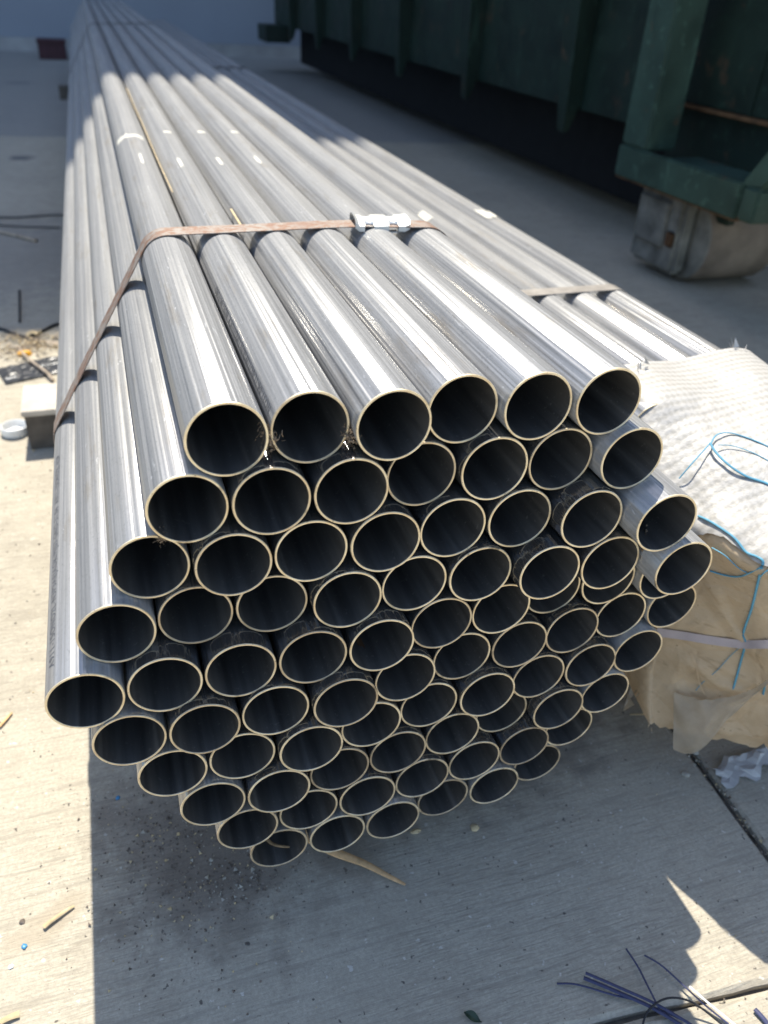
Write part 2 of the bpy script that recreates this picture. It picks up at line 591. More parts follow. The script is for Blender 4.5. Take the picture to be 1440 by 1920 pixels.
def jy(x):                        # joint across, skewed like the broom marks
    return -0.187 - 0.1 * (x - 0.36)


def jx(y):
    return 0.515 + 0.03 * (y + 0.02)


FAR = 60
slab('concrete_slab', [(-3.2, jy(-3.2) + 0.0022), (jx(-.2) - 0.004, jy(jx(-.2)) + 0.0022), (jx(4.6) - 0.004, 4.2), (-3.2, 4.55)], ground)
slab('concrete_slab', [(jx(-.2) + 0.004, jy(jx(-.2)) + 0.0022), (4.2, jy(4.2) + 0.0022), (4.3, 3.8), (jx(4.6) + 0.004, 4.19)], ground)
slab('concrete_slab', [(-3.2, -4), (jx(-4) - 0.004, -4), (jx(-.2) - 0.004, jy(jx(-.2)) - 0.0015), (-3.2, jy(-3.2) - 0.0015)], ground)
slab('concrete_slab', [(jx(-4) + 0.004, -4), (4.2, -4.0), (4.2, jy(4.2) - 0.0015), (jx(-.2) + 0.004, jy(jx(-.2)) - 0.0015)], ground)
slab('concrete_slab', [(-3.2, 4.56), (jx(4.6) - 0.004, 4.21), (jx(4.6) + 0.1, FAR), (-3.2, FAR)], ground, 'shade_concrete')  # far slab coloured darker for the deep shade
slab('concrete_slab', [(jx(4.6) + 0.004, 4.2), (4.3, 3.81), (4.6, FAR), (jx(4.6) + 0.108, FAR)], ground, 'shade_concrete')
slab('concrete_slab', [(-FAR, -FAR), (-3.21, -FAR), (-3.21, FAR), (-FAR, FAR)], ground)
slab('concrete_slab', [(4.31, -FAR), (FAR, -FAR), (FAR, FAR), (4.62, FAR)], ground)
slab('concrete_slab', [(-3.2, -FAR), (4.2, -FAR), (4.2, -4.01), (-3.2, -4.01)], ground)

# ------------------------------------------------------------------ tall wall behind
wall = empty('warehouse_wall', (0, 9.3, ZG))
tag(wall, 'tall pale painted wall closing off the yard behind the pipes', 'wall')
WH = (9.3 - 1.50) / 0.535
bm = bmesh.new()
box_bm(bm, (-30, 0, 0.12), (30, 0.4, WH))
bm_obj('wall_face', bm, M['wall'], wall)
bm = bmesh.new()
box_bm(bm, (-30, -0.012, 0.0), (30, 0.4, 0.118))
bm_obj('wall_base', bm, M['base'], wall)

# ------------------------------------------------------------------ pipes
RAD, RIN, LEN, SEG = 0.02515, 0.02335, 7.4, 72


def make_pipe_mesh():
    v, f, mi = [], [], []
    prof = [(RIN, LEN, 1), (RIN, 2.0, 1), (RIN, 0.4, 1), (RIN, 0.0012, 1), (RIN, 0.0004, 0), (RIN + 0.0003, 0.0, 2), (RAD - 0.0004, 0.0, 2), (RAD, 0.0006, 0),
            (RAD, 0.5, 0), (RAD, 2.0, 0), (RAD, LEN, 0)]
    for r, y, _ in prof:
        _r = r
        for j in range(SEG):
            t = 2 * PI * j / SEG
            if j == 0 and _ == 1:
                r = RIN - 0.0009          # weld bead along the bore
            elif j == 1:
                r = _r
            v.append((r * math.cos(t), y, r * math.sin(t)))
    n = len(prof)
    kinds = [1, 1, 1, 1, 2, 2, 2, 0, 0, 0]
    for i in range(n - 1):
        for j in range(SEG):
            k = (j + 1) % SEG
            f.append((i * SEG + j, i * SEG + k, (i + 1) * SEG + k, (i + 1) * SEG + j))
            mi.append(kinds[i])
    for j in range(SEG):
        k = (j + 1) % SEG
        f.append(((n - 1) * SEG + j, (n - 1) * SEG + k, k, j))
        mi.append(2)
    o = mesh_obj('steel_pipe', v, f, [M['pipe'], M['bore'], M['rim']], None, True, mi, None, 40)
    bm = bmesh.new()
    bm.from_mesh(o.data)
    bmesh.ops.recalc_face_normals(bm, faces=bm.faces)
    bm.to_mesh(o.data)
    bm.free()
    return o


pipe0 = make_pipe_mesh()
PITCH = 0.0517
ROWS = [
    (0.0044, -0.0, [0.0079, 0.0121, 0.0032, 0.0151, 0.0078, 0.0041]),
    (-0.0226, -0.0438, [0.0057, 0.002, 0.0014, 0.0115, 0.0063, 0.0075, -0.0035]),
    (-0.0493, -0.0876, [0.011, 0.0001, 0.0022, 0.0, 0.0047, 0.004, -0.0097, -0.0279]),
    (-0.0761, -0.1313, [0.0031, 0.0082, 0.0069, -0.0024, 0.0031, 0.001, -0.0106, -0.0113, -0.0319]),
    (-0.1022, -0.1751, [-0.0083, -0.0072, -0.0071, -0.0076, -0.0088, 0.0026, 0.0062, 0.0178, 0.0166, 0.0101]),
    (-0.0793, -0.2189, [-0.0102, -0.0142, -0.0105, -0.0171, -0.004, 0.0062, 0.0062, 0.0104, 0.0173, 0.0163]),
    (-0.0541, -0.2627, [-0.0106, -0.0089, -0.0164, -0.0057, 0.0014, -0.0012, 0.0067, 0.0066, 0.0112]),
    (-0.0283, -0.3065, [-0.0125, -0.015, -0.0076, -0.0042, 0.0019, 0.0131, 0.0022, 0.0083]),
    (-0.0029, -0.3503, [-0.0111, -0.0071, -0.008, -0.0032, 0.0015, 0.0042, 0.0134]),
    (0.0227, -0.394, [-0.0067, -0.0074, -0.0079, 0.002, 0.0008, 0.0136]),
]
ORD = ['first', 'second', 'third', 'fourth', 'fifth', 'sixth', 'seventh', 'eighth', 'ninth', 'tenth']
RNAME = ['top row', 'second row from top', 'third row from top', 'fourth row from top', 'fifth row from top',
         'fifth row from bottom', 'fourth row from bottom', 'third row from bottom', 'second row from bottom', 'bottom row']
EXTRA = {(0, 0): 'broad white paint mark', (0, 1): 'stencilled flank', (4, 0): 'stencilled flank',
         (3, 8): 'jutting', (2, 7): 'jutting', (4, 4): 'rust spot inside', (9, 0): 'wood sliver inside'}
PIPES = {}
first = True
for r, (x0, z, ys) in enumerate(ROWS):
    for c, y in enumerate(ys):
        if first:
            o = pipe0
            first = False
        else:
            o = pipe0.copy()
            COL.objects.link(o)
        o.location = (x0 + c * PITCH + rnd.uniform(-.0002, .0002), y, z)
        o.rotation_euler = (0, rnd.uniform(0, 2 * PI), 0)
        n = len(ys)
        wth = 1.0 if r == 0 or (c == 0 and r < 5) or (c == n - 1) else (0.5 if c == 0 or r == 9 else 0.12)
        o.color = (wth, wth, wth, 1)  # also sets the shade put into sheltered pipes' colour
        pos = 'leftmost' if c == 0 else ('rightmost' if c == n - 1 else
                                        (ORD[c] + ' from left' if c < n / 2 else ORD[n - 1 - c] + ' from right'))
        lab = 'steel pipe %s, %s' % (pos, RNAME[r])
        if (r, c) in EXTRA:
            lab += ', ' + EXTRA[(r, c)]
        tag(o, lab, 'pipe', 'steel pipes strapped in the near stack')
        PIPES[(r, c)] = o

# second bundle, its near ends hidden in the paper cap
RB = [(0.4540, -0.1315, 4), (0.4282, -0.1755, 5), (0.4545, -0.2195, 5), (0.4290, -0.2635, 5), (0.4550, -0.3075, 5), (0.4810, -0.3515, 4), (0.5070, -0.3945, 3)]
RPIPES = {}
for r, (x0, z, n) in enumerate(RB):
    for c in range(n):
        if 1 < r < 6 and 0 < c < n - 1:
            continue
        o = pipe0.copy()
        COL.objects.link(o)
        o.location = (x0 + c * PITCH, 0.165 + rnd.uniform(0, 0.02), z)
        o.rotation_euler = (0, rnd.uniform(0, 2 * PI), 0)
        o.color = (1, 1, 1, 1)
        if r == 0:
            lab = 'bright steel pipe topping the paper-capped bundle, %s' % (
                ['innermost', 'second from near stack', 'third from near stack', 'outermost, with cream blob'][c])
        else:
            lab = 'steel pipe buried under the top layer of the paper-capped bundle'
        tag(o, lab, 'pipe', 'steel pipes in the paper-capped bundle' if r == 0 else 'buried pipes of the paper-capped bundle')
        RPIPES[(r, c)] = o


# paint marks, prints: flat print and dabs curved onto the pipe they belong to
def dab(pipe, name, y0, y1, a0, a1, mat, thick=0.0003, jag=0.0):
    """a patch of paint on the pipe between world y0..y1 and world angles a0..a1 (0 = +x, 90 = up)"""
    v, f = [], []
    na, ny = 12, 8
    base = pipe.location
    rot = pipe.rotation_euler.y
    for i in range(ny + 1):
        for j in range(na + 1):
            u, t = i / ny, j / na
            a = math.radians(a0 + (a1 - a0) * t)
            e0 = noise.noise(Vector((j * 0.7, y0 * 40, 2))) * jag
            e1 = noise.noise(Vector((j * 0.7, y0 * 40, 8))) * jag
            y = (y0 + e0) + (y1 + e1 - y0 - e0) * u
            rr = RAD + thick
            wx, wz = rr * math.cos(a), rr * math.sin(a)
            # into the rolled frame of the pipe
            ca, sa = math.cos(-rot), math.sin(-rot)
            v.append((wx * ca + wz * sa, y - base.y, -wx * sa + wz * ca))
    for i in range(ny):
        for j in range(na):
            k = i * (na + 1) + j
            f.append((k, k + 1, k + na + 2, k + na + 1))
    return mesh_obj(name, v, f, mat, pipe, True)


dab(PIPES[(0, 0)], 'paint_mark', 0.912, 0.940, 52, 150, M['cream'], jag=0.012)
for c in (1, 2, 3):
    dab(PIPES[(0, c)], 'paint_mark', 0.948, 0.964, 72, 98, M['cream'], jag=0.012)
    dab(PIPES[(0, c)], 'paint_mark', 0.68 + 0.01 * c, 0.735 + 0.006 * c, 93, 103, M['cream'], jag=0.02)
dab(PIPES[(0, 0)], 'paint_mark', 0.715, 0.775, 82, 90, M['cream'], jag=0.02)
dab(PIPES[(4, 4)], 'rust_spot', 0.016, 0.026, 243, 257, M['rust'], RIN - RAD - 0.0004, 0.004)
dab(RPIPES[(0, 3)], 'paint_mark', 0.915, 0.965, 60, 120, M['cream'], 0.0012, 0.03)
dab(RPIPES[(0, 0)], 'paint_mark', 0.91, 0.99, 15, 80, M['cream'], 0.0006, 0.01)
dab(RPIPES[(0, 1)], 'paint_mark', 0.93, 0.98, 110, 150, M['cream'], 0.0006, 0.01)


def stencil(pipe, text, y_start, ang, size, flip):
    """flat print along the pipe"""
    cu = bpy.data.curves.new('print_text', 'FONT')
    cu.body = text
    cu.size = size
    cu.space_character = 1.15
    to = bpy.data.objects.new('print_text', cu)
    COL.objects.link(to)
    dg = bpy.context.evaluated_depsgraph_get()
    me = bpy.data.meshes.new_from_object(to.evaluated_get(dg))
    bpy.data.objects.remove(to)
    rot = pipe.rotation_euler.y
    rr = RAD + 0.0003
    for vtx in me.vertices:
        tx, ty = vtx.co.x, vtx.co.y
        a = math.radians(ang) + flip * (ty - size * 0.35) / rr
        wx, wz = rr * math.cos(a), rr * math.sin(a)
        ca, sa = math.cos(-rot), math.sin(-rot)
        vtx.co = (wx * ca + wz * sa, y_start + tx - pipe.location.y, -wx * sa + wz * ca)
    me.materials.append(M['ink'])
    o = bpy.data.objects.new('printed_text', me)
    COL.objects.link(o)
    o.parent = pipe


stencil(PIPES[(4, 0)], 'A911-1SONO2L-N3P3AEJAOK/MJS3-GNO-31.04  A911-1SONO2L-N3P', 0.012, 138, 0.0085, 1)
stencil(PIPES[(0, 1)], 'NO31-04-TO8OTIWSIUSLTIMO31UCV  NO31-04-TO8O', 0.022, 158, 0.0085, 1)
stencil(PIPES[(3, 0)], '//-041UO9-NO31-04-TO8OTIWS', 0.02, 48, 0.008, 1)


# ------------------------------------------------------------------ straps (hull round the pipes)
def hull(centres, r):
    pts = sorted({(round(cx + r * math.cos(t), 6), round(cz + r * math.sin(t), 6))
                  for cx, cz in centres for t in [2 * PI * k / 96 for k in range(96)]})

    def half(seq):
        h = []
        for p in seq:
            while len(h) > 1 and (h[-1][0] - h[-2][0]) * (p[1] - h[-2][1]) - (h[-1][1] - h[-2][1]) * (p[0] - h[-2][0]) <= 0:
                h.pop()
            h.append(p)
        return h
    lo, hi = half(pts), half(pts[::-1])
    loop = lo[:-1] + hi[:-1]
    out = []
    for i in range(len(loop)):
        a, b = Vector(loop[i]), Vector(loop[(i + 1) % len(loop)])
        n = max(1, int((b - a).length / 0.012))
        for j in range(n):
            out.append(a.lerp(b, j / n))
    return out


def strap_mesh(name, centres, yfun, width, mat, parent=None, th=0.0009, sagf=0.0):
    lp = hull(centres, RAD + 0.0006)
    cx = sum(p.x for p in lp) / len(lp)
    cz = sum(p.y for p in lp) / len(lp)
    v, f = [], []
    n = len(lp)
    for i, p in enumerate(lp):
        a, b = lp[i - 1], lp[(i + 1) % n]
        d = (b - a).normalized()
        nr = Vector((d.y, -d.x))
        wob = noise.noise(Vector((p.x * 9, p.y * 9, 4))) * 0.0016
        y = yfun(p.x, p.y) + wob
        for oo in (0, th):
            q = p + nr * oo
            for s in (-.5, .5):
                v.append((q.x, y + s * width, q.y))
    for i in range(n):
        j = (i + 1) % n
        a, b = 4 * i, 4 * j
        f += [(a + 2, a + 3, b + 3, b + 2), (a + 1, a, b, b + 1), (a, a + 2, b + 2, b), (a + 3, a + 1, b + 1, b + 3)]
    o = mesh_obj(name, v, f, mat, parent, True, None, None, 45)
    bm = bmesh.new()
    bm.from_mesh(o.data)
    bmesh.ops.recalc_face_normals(bm, faces=bm.faces)
    bm.to_mesh(o.data)
    bm.free()
    return o


near_c = [(o.location.x, o.location.z) for o in PIPES.values()]
right_c = [(o.location.x, o.location.z) for o in RPIPES.values()]


def ytop(x, z):
    return 0.376 + 0.05 * max(0, min(x, .15)) - 0.16 * max(0, x - 0.2)


st = empty('steel_strap', (0.13, 0.376, 0.026))
tag(st, 'rusty steel strap with bright crimped seal round the near stack', 'strap', 'steel straps round the pipe bundles')
sm = strap_mesh('band', near_c, ytop, 0.027, M['strap'], None)
sm.parent = st
sm.location = -Vector(st.location)


def make_seal(parent):
    # crimped clip: arched plate with folded skirts and two pairs of sharp notches, flaps pressed down in them
    bm = bmesh.new()
    xs, hw = [], []

    def put(x, h):
        xs.append(x)
        hw.append(h)
    put(0, .0165)
    put(.004, .0172)
    for x0 in (.0095, .0345):
        for dx, h in ((0, .0175), (.0003, .0125), (.002, .0098), (.0048, .0090), (.0076, .0098), (.0093, .0125), (.0096, .0175)):
            put(x0 + dx, h)
        put(x0 + .0105, .0182)
        put(x0 + .0165, .0186)
    put(.0545, .0172)
    put(.0565, .0165)
    tz = [(-1, -.0042), (-1, .0012), (-.75, .0036), (-.4, .0046), (0, .0050), (.4, .0046), (.75, .0036), (1, .0012), (1, -.0042)]
    n = len(tz)
    lay = []
    for k in (0, 1):
        rows = []
        for x, h in zip(xs, hw):
            curl = .0030 * max(0, 1 - x / .004) + .0018 * max(0, 1 - (.0565 - x) / .004)
            deep = 1.0 if h > .016 else 0.25
            row = []
            for t, z in tz:
                zz = z if z > 0 else .0012 + (z - .0012) * deep
                row.append(bm.verts.new((x, (h - .0010 * k) * t, zz + curl - .0010 * k)))
            rows.append(row)
        lay.append(rows)
    for k in (0, 1):
        for i in range(len(xs) - 1):
            for j in range(n - 1):
                q = (lay[k][i][j], lay[k][i + 1][j], lay[k][i + 1][j + 1], lay[k][i][j + 1])
                bm.faces.new(q if k == 0 else q[::-1])
    for i in range(len(xs) - 1):
        for j in (0, n - 1):
            bm.faces.new((lay[0][i][j], lay[0][i + 1][j], lay[1][i + 1][j], lay[1][i][j]))
    for j in range(n - 1):
        for i in (0, len(xs) - 1):
            bm.faces.new((lay[0][i][j], lay[0][i][j + 1], lay[1][i][j + 1], lay[1][i][j]))
    for x in (.0143, .0393):
        for sgn in (-1, 1):
            box_bm(bm, (x - .0042, sgn * .0130 - .0034, -.0062), (x + .0042, sgn * .0130 + .0034, -.0050))
    o = bm_obj('crimp_seal', bm, M['zinc'], parent, True, 30)
    o.location = (0.190 - 0.13, 0.0105, 0.0012)
    o.rotation_euler = (0.05, 0, -0.09)
    return o


make_seal(st)
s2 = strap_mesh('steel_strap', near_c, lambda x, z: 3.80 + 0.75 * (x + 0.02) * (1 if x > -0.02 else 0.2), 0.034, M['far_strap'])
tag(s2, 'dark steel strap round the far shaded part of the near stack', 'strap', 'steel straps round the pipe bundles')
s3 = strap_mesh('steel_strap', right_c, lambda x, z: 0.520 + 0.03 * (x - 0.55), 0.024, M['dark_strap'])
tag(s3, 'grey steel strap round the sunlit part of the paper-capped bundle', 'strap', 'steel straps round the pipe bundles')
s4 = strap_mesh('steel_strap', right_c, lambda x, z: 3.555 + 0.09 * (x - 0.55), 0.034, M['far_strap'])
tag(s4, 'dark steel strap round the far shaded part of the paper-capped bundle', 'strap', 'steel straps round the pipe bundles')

# ------------------------------------------------------------------ timber bearers
TOPZ = -0.394 - RAD - 0.0008


def bearer(name, y0, y1, label, x0=-0.232, lit_layer=0.0):
    v = empty(name, (x0, y0, ZG))
    bm = bmesh.new()
    x1 = 0.72
    n = 26
    ring = []
    prof = []
    h = TOPZ - ZG - lit_layer
    for a, b in ((0, 0), (y1 - y0, 0), (y1 - y0, h), (0, h)):
        prof.append((a, b))
    for i in range(n + 1):
        x = (x1 - x0) * i / n
        ring.append([bm.verts.new((x, a + noise.noise(Vector((x * 6, a * 40, b * 30))) * .0015, b)) for a, b in prof])
    for a, b in zip(ring, ring[1:]):
        for j in range(4):
            bm.faces.new((a[j], a[(j + 1) % 4], b[(j + 1) % 4], b[j]))
    bm.faces.new(ring[0])
    bm.faces.new(ring[-1][::-1])
    o = bm_obj(name, bm, M['shaded_timber'], None, False)
    bpy.data.objects.remove(v)
    o.location = (x0, y0, ZG + 0.0005)
    if lit_layer:
        box_obj('sunlit_top', (-.004, -.003, h), (x1 - x0, y1 - y0 + .003, h + lit_layer - .0008), M['timber'], o, .0015)  # sunlit top of the bearer made as a paler layer
    tag(o, label, 'timber', 'timber bearers under the bundles')
    return o


bearer('timber_bearer', 0.957, 1.065, 'pale square timber end poking out left under the stack, beside the white lid', lit_layer=0.011)
bearer('timber_bearer', 5.70, 5.80, 'small dark timber end poking out under the far shaded end of the stack', -0.24)


# ------------------------------------------------------------------ paper cap on the second bundle
def catmull(ps, t):
    n = len(ps) - 1
    i = min(int(t * n), n - 1)
    u = t * n - i
    p0, p1, p2, p3 = ps[max(i - 1, 0)], ps[i], ps[i + 1], ps[min(i + 2, n)]
    return tuple(0.5 * (2 * b + (c - a) * u + (2 * a - 5 * b + 4 * c - d) * u * u + (3 * b - a - 3 * c + d) * u ** 3)
                 for a, b, c, d in zip(p0, p1, p2, p3))


# stations from the open rear edge to the folded front; each ring from bottom left over the top to bottom right (x, y, z)
ST = [
    [(.470, .268, -.41), (.424, .268, -.33), (.4145, .268, -.22), (.434, .262, -.112), (.53, .262, -.1005), (.634, .262, -.104), (.70, .262, -.24), (.66, .262, -.41)],
    [(.462, .19, -.415), (.430, .19, -.34), (.4165, .19, -.23), (.436, .185, -.120), (.52, .18, -.106), (.620, .16, -.112), (.69, .15, -.25), (.655, .15, -.415)],
    [(.452, .12, -.42), (.432, .12, -.35), (.4150, .12, -.24), (.4175, .112, -.168), (.495, .09, -.128), (.585, .06, -.133), (.665, .05, -.27), (.640, .05, -.418)],
    [(.441, .055, -.425), (.435, .074, -.36), (.4225, .066, -.25), (.430, .056, -.180), (.456, .004, -.169), (.525, -.030, -.172), (.605, -.04, -.28), (.605, -.030, -.430)],
    [(.446, .048, -.425), (.440, .066, -.36), (.4290, .058, -.26), (.435, .047, -.200), (.462, -.006, -.188), (.528, -.040, -.195), (.595, -.046, -.29), (.598, -.035, -.432)],
]


def cap_point(s, t, off=0.0):
    col = [catmull(r, s) for r in ST]
    p = Vector(catmull(col, t))
    w = noise.noise(Vector((p.x * 26, p.y * 22, p.z * 26))) * 0.0035 + noise.noise(Vector((p.x * 70, p.y * 50, p.z * 70))) * 0.0014
    c = Vector((0.535, p.y + 0.05, -0.29))
    d = (p - c).normalized()
    return p + d * (w * min(1, t * 3 + .25) + off)


def grid_mesh(name, fn, nu, nv, mat, parent, cap=None, thick=0.0006):
    v = [fn(i / nu, j / nv) for j in range(nv + 1) for i in range(nu + 1)]
    f = []
    for j in range(nv):
        for i in range(nu):
            k = j * (nu + 1) + i
            f.append((k, k + 1, k + nu + 2, k + nu + 1))
    if cap:
        last = list(range(nv * (nu + 1), (nv + 1) * (nu + 1)))
        a, b = v[last[-1]].copy(), v[last[0]].copy()
        nb = 30                      # ragged hem along the low side
        for q in range(1, nb):
            p = a.lerp(b, q / nb)
            p.z += 0.010 * noise.noise(Vector((q * .45, 2, 5))) + 0.005 * noise.noise(Vector((q * 1.3, 9, 5))) - 0.004
            p.y += 0.006 * noise.noise(Vector((q * .5, 1, 8)))
            last.append(len(v))
            v.append(p)
        c = Vector(cap)
        prev = last
        m = len(last)
        steps = 14
        for q in range(1, steps + 1):
            row = []
            for k in last:
                p = v[k].lerp(c, q / (steps + 1.0))
                bulge = math.sin(PI * 0.5 * q / steps) * 0.006
                e = min(1, q / 3)
                wv = noise.noise(Vector((p.x * 34, 3, p.z * 24))) * 0.008 + noise.noise(Vector((p.x * 16, 7, p.z * 66))) * 0.0036
                rdg = 0.007 * max(0, 1 - abs(noise.noise(Vector((p.x * 20 + p.z * 9, 11, p.z * 15)))) * 5)
                row.append(len(v))
                v.append(Vector((p.x, p.y - bulge + (wv - rdg) * e, p.z)))
            for i in range(m):
                f.append((prev[i], prev[(i + 1) % m], row[(i + 1) % m], row[i]))
            prev = row
        ci = len(v)
        v.append(c + Vector((0, -.006, 0)))
        for i in range(m):
            f.append((prev[i], prev[(i + 1) % m], ci))
        # close the low side
    o = mesh_obj(name, v, f, mat, parent, True)
    return o


cap = empty('paper_cap', (0.55, 0.1, ZG))
tag(cap, 'brown paper cap with white woven top tied by blue string over the bundle end', 'wrapping')
cinv = -Vector(cap.location)
kp = grid_mesh('kraft_wrap', lambda s, t: cap_point(s, t), 96, 44, M['kraft'], cap, cap=(.515, .0, -.34))
kp.location = cinv
# the face below the fold line down to the ground closes with the last ring (its ends rest on the slab)


def woven_pt(i, j):
    s = 0.30 + 0.52 * i
    lim = 0.72 + 0.03 * math.sin(i * 9) + 0.10 * math.exp(-((i - 0.52) / 0.10) ** 2) - 0.25 * max(0, i - 0.78) / 0.22 - 0.2 * max(0, 0.12 - i) / 0.12
    lim += 0.015 * noise.noise(Vector((i * 40, 0, 0)))
    t = lim * j
    return cap_point(s, t, 0.0022)


ws = grid_mesh('woven_sheet', woven_pt, 70, 36, M['woven'], cap)
ws.location = cinv

# blue strings drawn tight round the cap
for pts, rad in (
        ([(0.4348, 0.1052, -0.1454), (0.4481, 0.1081, -0.131), (0.4717, 0.1185, -0.1187)], 0.0009),
        ([(0.471, 0.1173, -0.1191), (0.483, 0.1261, -0.1159), (0.496, 0.1256, -0.1143), (0.5086, 0.1136, -0.1148), (0.5182, 0.0963, -0.1159), (0.5317, 0.0723, -0.1206), (0.5393, 0.0439, -0.1272)], 0.001),
        ([(0.4761, 0.1136, -0.1188), (0.4906, 0.1084, -0.119), (0.502, 0.0955, -0.1204), (0.5089, 0.0824, -0.1221), (0.5201, 0.0567, -0.1264), (0.5284, 0.029, -0.1336)], 0.0007),
        ([(0.4713, 0.1187, -0.1187), (0.47, 0.1065, -0.1224), (0.4733, 0.0884, -0.127), (0.4828, 0.0742, -0.1316), (0.4954, 0.0613, -0.1332), (0.5068, 0.0376, -0.1356), (0.5212, 0.0181, -0.1398)], 0.0017),
        ([(0.4328, 0.0661, -0.1619), (0.4364, 0.0522, -0.1602), (0.443, 0.0294, -0.1621), (0.446, 0.0143, -0.1677), (0.4503, 0.006, -0.1676), (0.4524, -0.0002, -0.1684), (0.4515, -0.0027, -0.1748)], 0.0016),
        ([(0.4518, -0.0017, -0.1733), (0.4584, 0.0004, -0.1997), (0.4662, 0.0036, -0.229), (0.4761, 0.0101, -0.2664), (0.4802, 0.0072, -0.2771), (0.4882, 0.0111, -0.3018), (0.4906, 0.0102, -0.3271), (0.4923, 0.0097, -0.3458)], 0.0016),
        ([(0.4325, 0.0388, -0.1785), (0.4364, 0.026, -0.1784), (0.444, 0.0144, -0.185), (0.4492, 0.0077, -0.187)], 0.0008),
        ([(0.4405, 0.039, -0.2069), (0.4459, 0.0268, -0.2036), (0.4494, 0.0155, -0.1974), (0.4497, 0.0064, -0.1866), (0.451, -0.0017, -0.1743)], 0.0012),
        ([(0.4804, 0.0087, -0.2807), (0.481, 0.0178, -0.3047), (0.4768, 0.0227, -0.3283), (0.473, 0.0306, -0.3525), (0.4707, 0.033, -0.3659)], 0.0006),
        ([(0.5066, -0.0097, -0.3214), (0.5142, -0.007, -0.3427)], 0.0014),
        ([(0.4536, -0.0031, -0.1838), (0.4544, -0.0062, -0.175), (0.4754, -0.0087, -0.159), (0.498, -0.0135, -0.154)], 0.0008),
):
    bm = bmesh.new()
    tube_bm(bm, spline(pts, 6), rad * 0.78, 7, 0.8)
    o = bm_obj('blue_string', bm, M['blue'], cap, True, 60)
    o.location = cinv


def ribbon(name, pts, half, up, mat, parent, n=6, off=(0, 0, 0)):
    sp = spline([Vector(p) + Vector(off) for p in pts], n)
    v, f = [], []
    for i, p in enumerate(sp):
        w = half * (1 + .12 * noise.noise(p * 40))
        for t in (-1, -.33, .33, 1):
            v.append(p + Vector(up) * w * t)
    for i in range(len(sp) - 1):
        for j in range(3):
            k = 4 * i + j
            f.append((k, k + 1, k + 5, k + 4))
    o = mesh_obj(name, v, f, mat, parent, True)
    o.location = cinv
    return o


ribbon('tape', [(0.4255, 0.0646, -0.3002), (0.4439, 0.0486, -0.2952), (0.4613, 0.0318, -0.2902), (0.4789, 0.0106, -0.2807), (0.4868, -0.0093, -0.2645), (0.5102, -0.0229, -0.2565), (0.5321, -0.0352, -0.2493)], 0.0052, (0.03, 0.05, 1), M['tape'], cap, off=(-.0012, -.0014, 0))
ribbon('fold_edge', [(0.4569, 0.043, -0.3177), (0.4626, 0.0365, -0.33), (0.4707, 0.033, -0.3519), (0.4768, 0.0262, -0.3656)], 0.0011, (.5, -.4, .3), M['kraft'], cap, off=(-.001, -.001, 0))
# torn flap hanging in front of the hem
FT = [(.4505, .0410, -.3705), (.4640, .0282, -.3690), (.4735, .0190, -.3650), (.4818, .0120, -.3590), (.4955, -.0030, -.3370), (.4985, -.0160, -.3080)]
FB = [(.452, .0175, -.434), (.462, .0066, -.4315), (.472, -.0005, -.4154), (.484, -.0035, -.3757), (.4965, -.0075, -.3460), (.4990, -.0170, -.3095)]


def flap_pt(i, j):
    a, b = Vector(catmull(FT, i)), Vector(catmull(FB, i))
    p = a.lerp(b, j)
    w = noise.noise(Vector((i * 5, j * 3, 4))) * .004 + .005 * math.sin(PI * j) * math.sin(i * 5)
    return p + Vector((-.5, -.8, 0)) * abs(w)


fp = grid_mesh('torn_flap', flap_pt, 40, 24, M['flap'], cap)
fp.location = cinv
# small torn tabs and shreds
def shred(p, d, n_, size, mat):
    bm = bmesh.new()
    for q in range(n_):
        a = Vector(p) + Vector([rnd.gauss(0, size * .35) for _ in range(3)])
        b = a + Vector(d) * size * rnd.uniform(.6, 1.3) + Vector([rnd.gauss(0, size * .4) for _ in range(3)])
        c = a + Vector([rnd.gauss(0, size * .3) for _ in range(3)])
        f = bm.faces.new([bm.verts.new(a), bm.verts.new(b), bm.verts.new(c)])
    o = bm_obj('torn_shred', bm, mat, cap)
    o.location = cinv


shred((.475, .245, -.098), (-.2, .3, 1), 7, .009, M['paper'])
shred((.605, .262, -.094), (-.1, .3, 1), 8, .012, M['paper'])
shred((.432, .078, -.405), (-.5, -.2, -1), 6, .018, M['flap'])
shred((.441, .05, -.424), (-.2, -.6, -.6), 4, .010, M['kraft'])


# ------------------------------------------------------------------ roll-off container on the right
ct = empty('roll_off_container', (1.6, 1.3, ZG))
tag(ct, 'dark green steel roll-off container standing in shade beside the bundles', 'container')
ci = -Vector(ct.location)


def cpart(name, a, b, mat, bev=0.004):
    o = box_obj(name, a, b, mat, ct, bev)
    o.location = ci
    return o


CX = 1.64
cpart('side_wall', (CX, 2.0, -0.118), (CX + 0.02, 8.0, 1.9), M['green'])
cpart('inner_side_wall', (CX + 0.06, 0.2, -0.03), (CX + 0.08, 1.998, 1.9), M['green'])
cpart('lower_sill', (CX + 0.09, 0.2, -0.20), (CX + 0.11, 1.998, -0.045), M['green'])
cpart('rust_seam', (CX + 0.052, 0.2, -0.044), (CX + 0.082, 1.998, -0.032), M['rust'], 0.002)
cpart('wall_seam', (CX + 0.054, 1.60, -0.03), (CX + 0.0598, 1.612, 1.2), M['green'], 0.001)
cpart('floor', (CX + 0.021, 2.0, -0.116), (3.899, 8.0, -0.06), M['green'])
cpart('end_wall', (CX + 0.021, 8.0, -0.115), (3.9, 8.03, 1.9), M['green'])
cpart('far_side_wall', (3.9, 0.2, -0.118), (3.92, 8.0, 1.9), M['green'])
cpart('front_wall', (CX + 0.085, 0.2, -0.03), (3.898, 0.22, 1.9), M['green'])
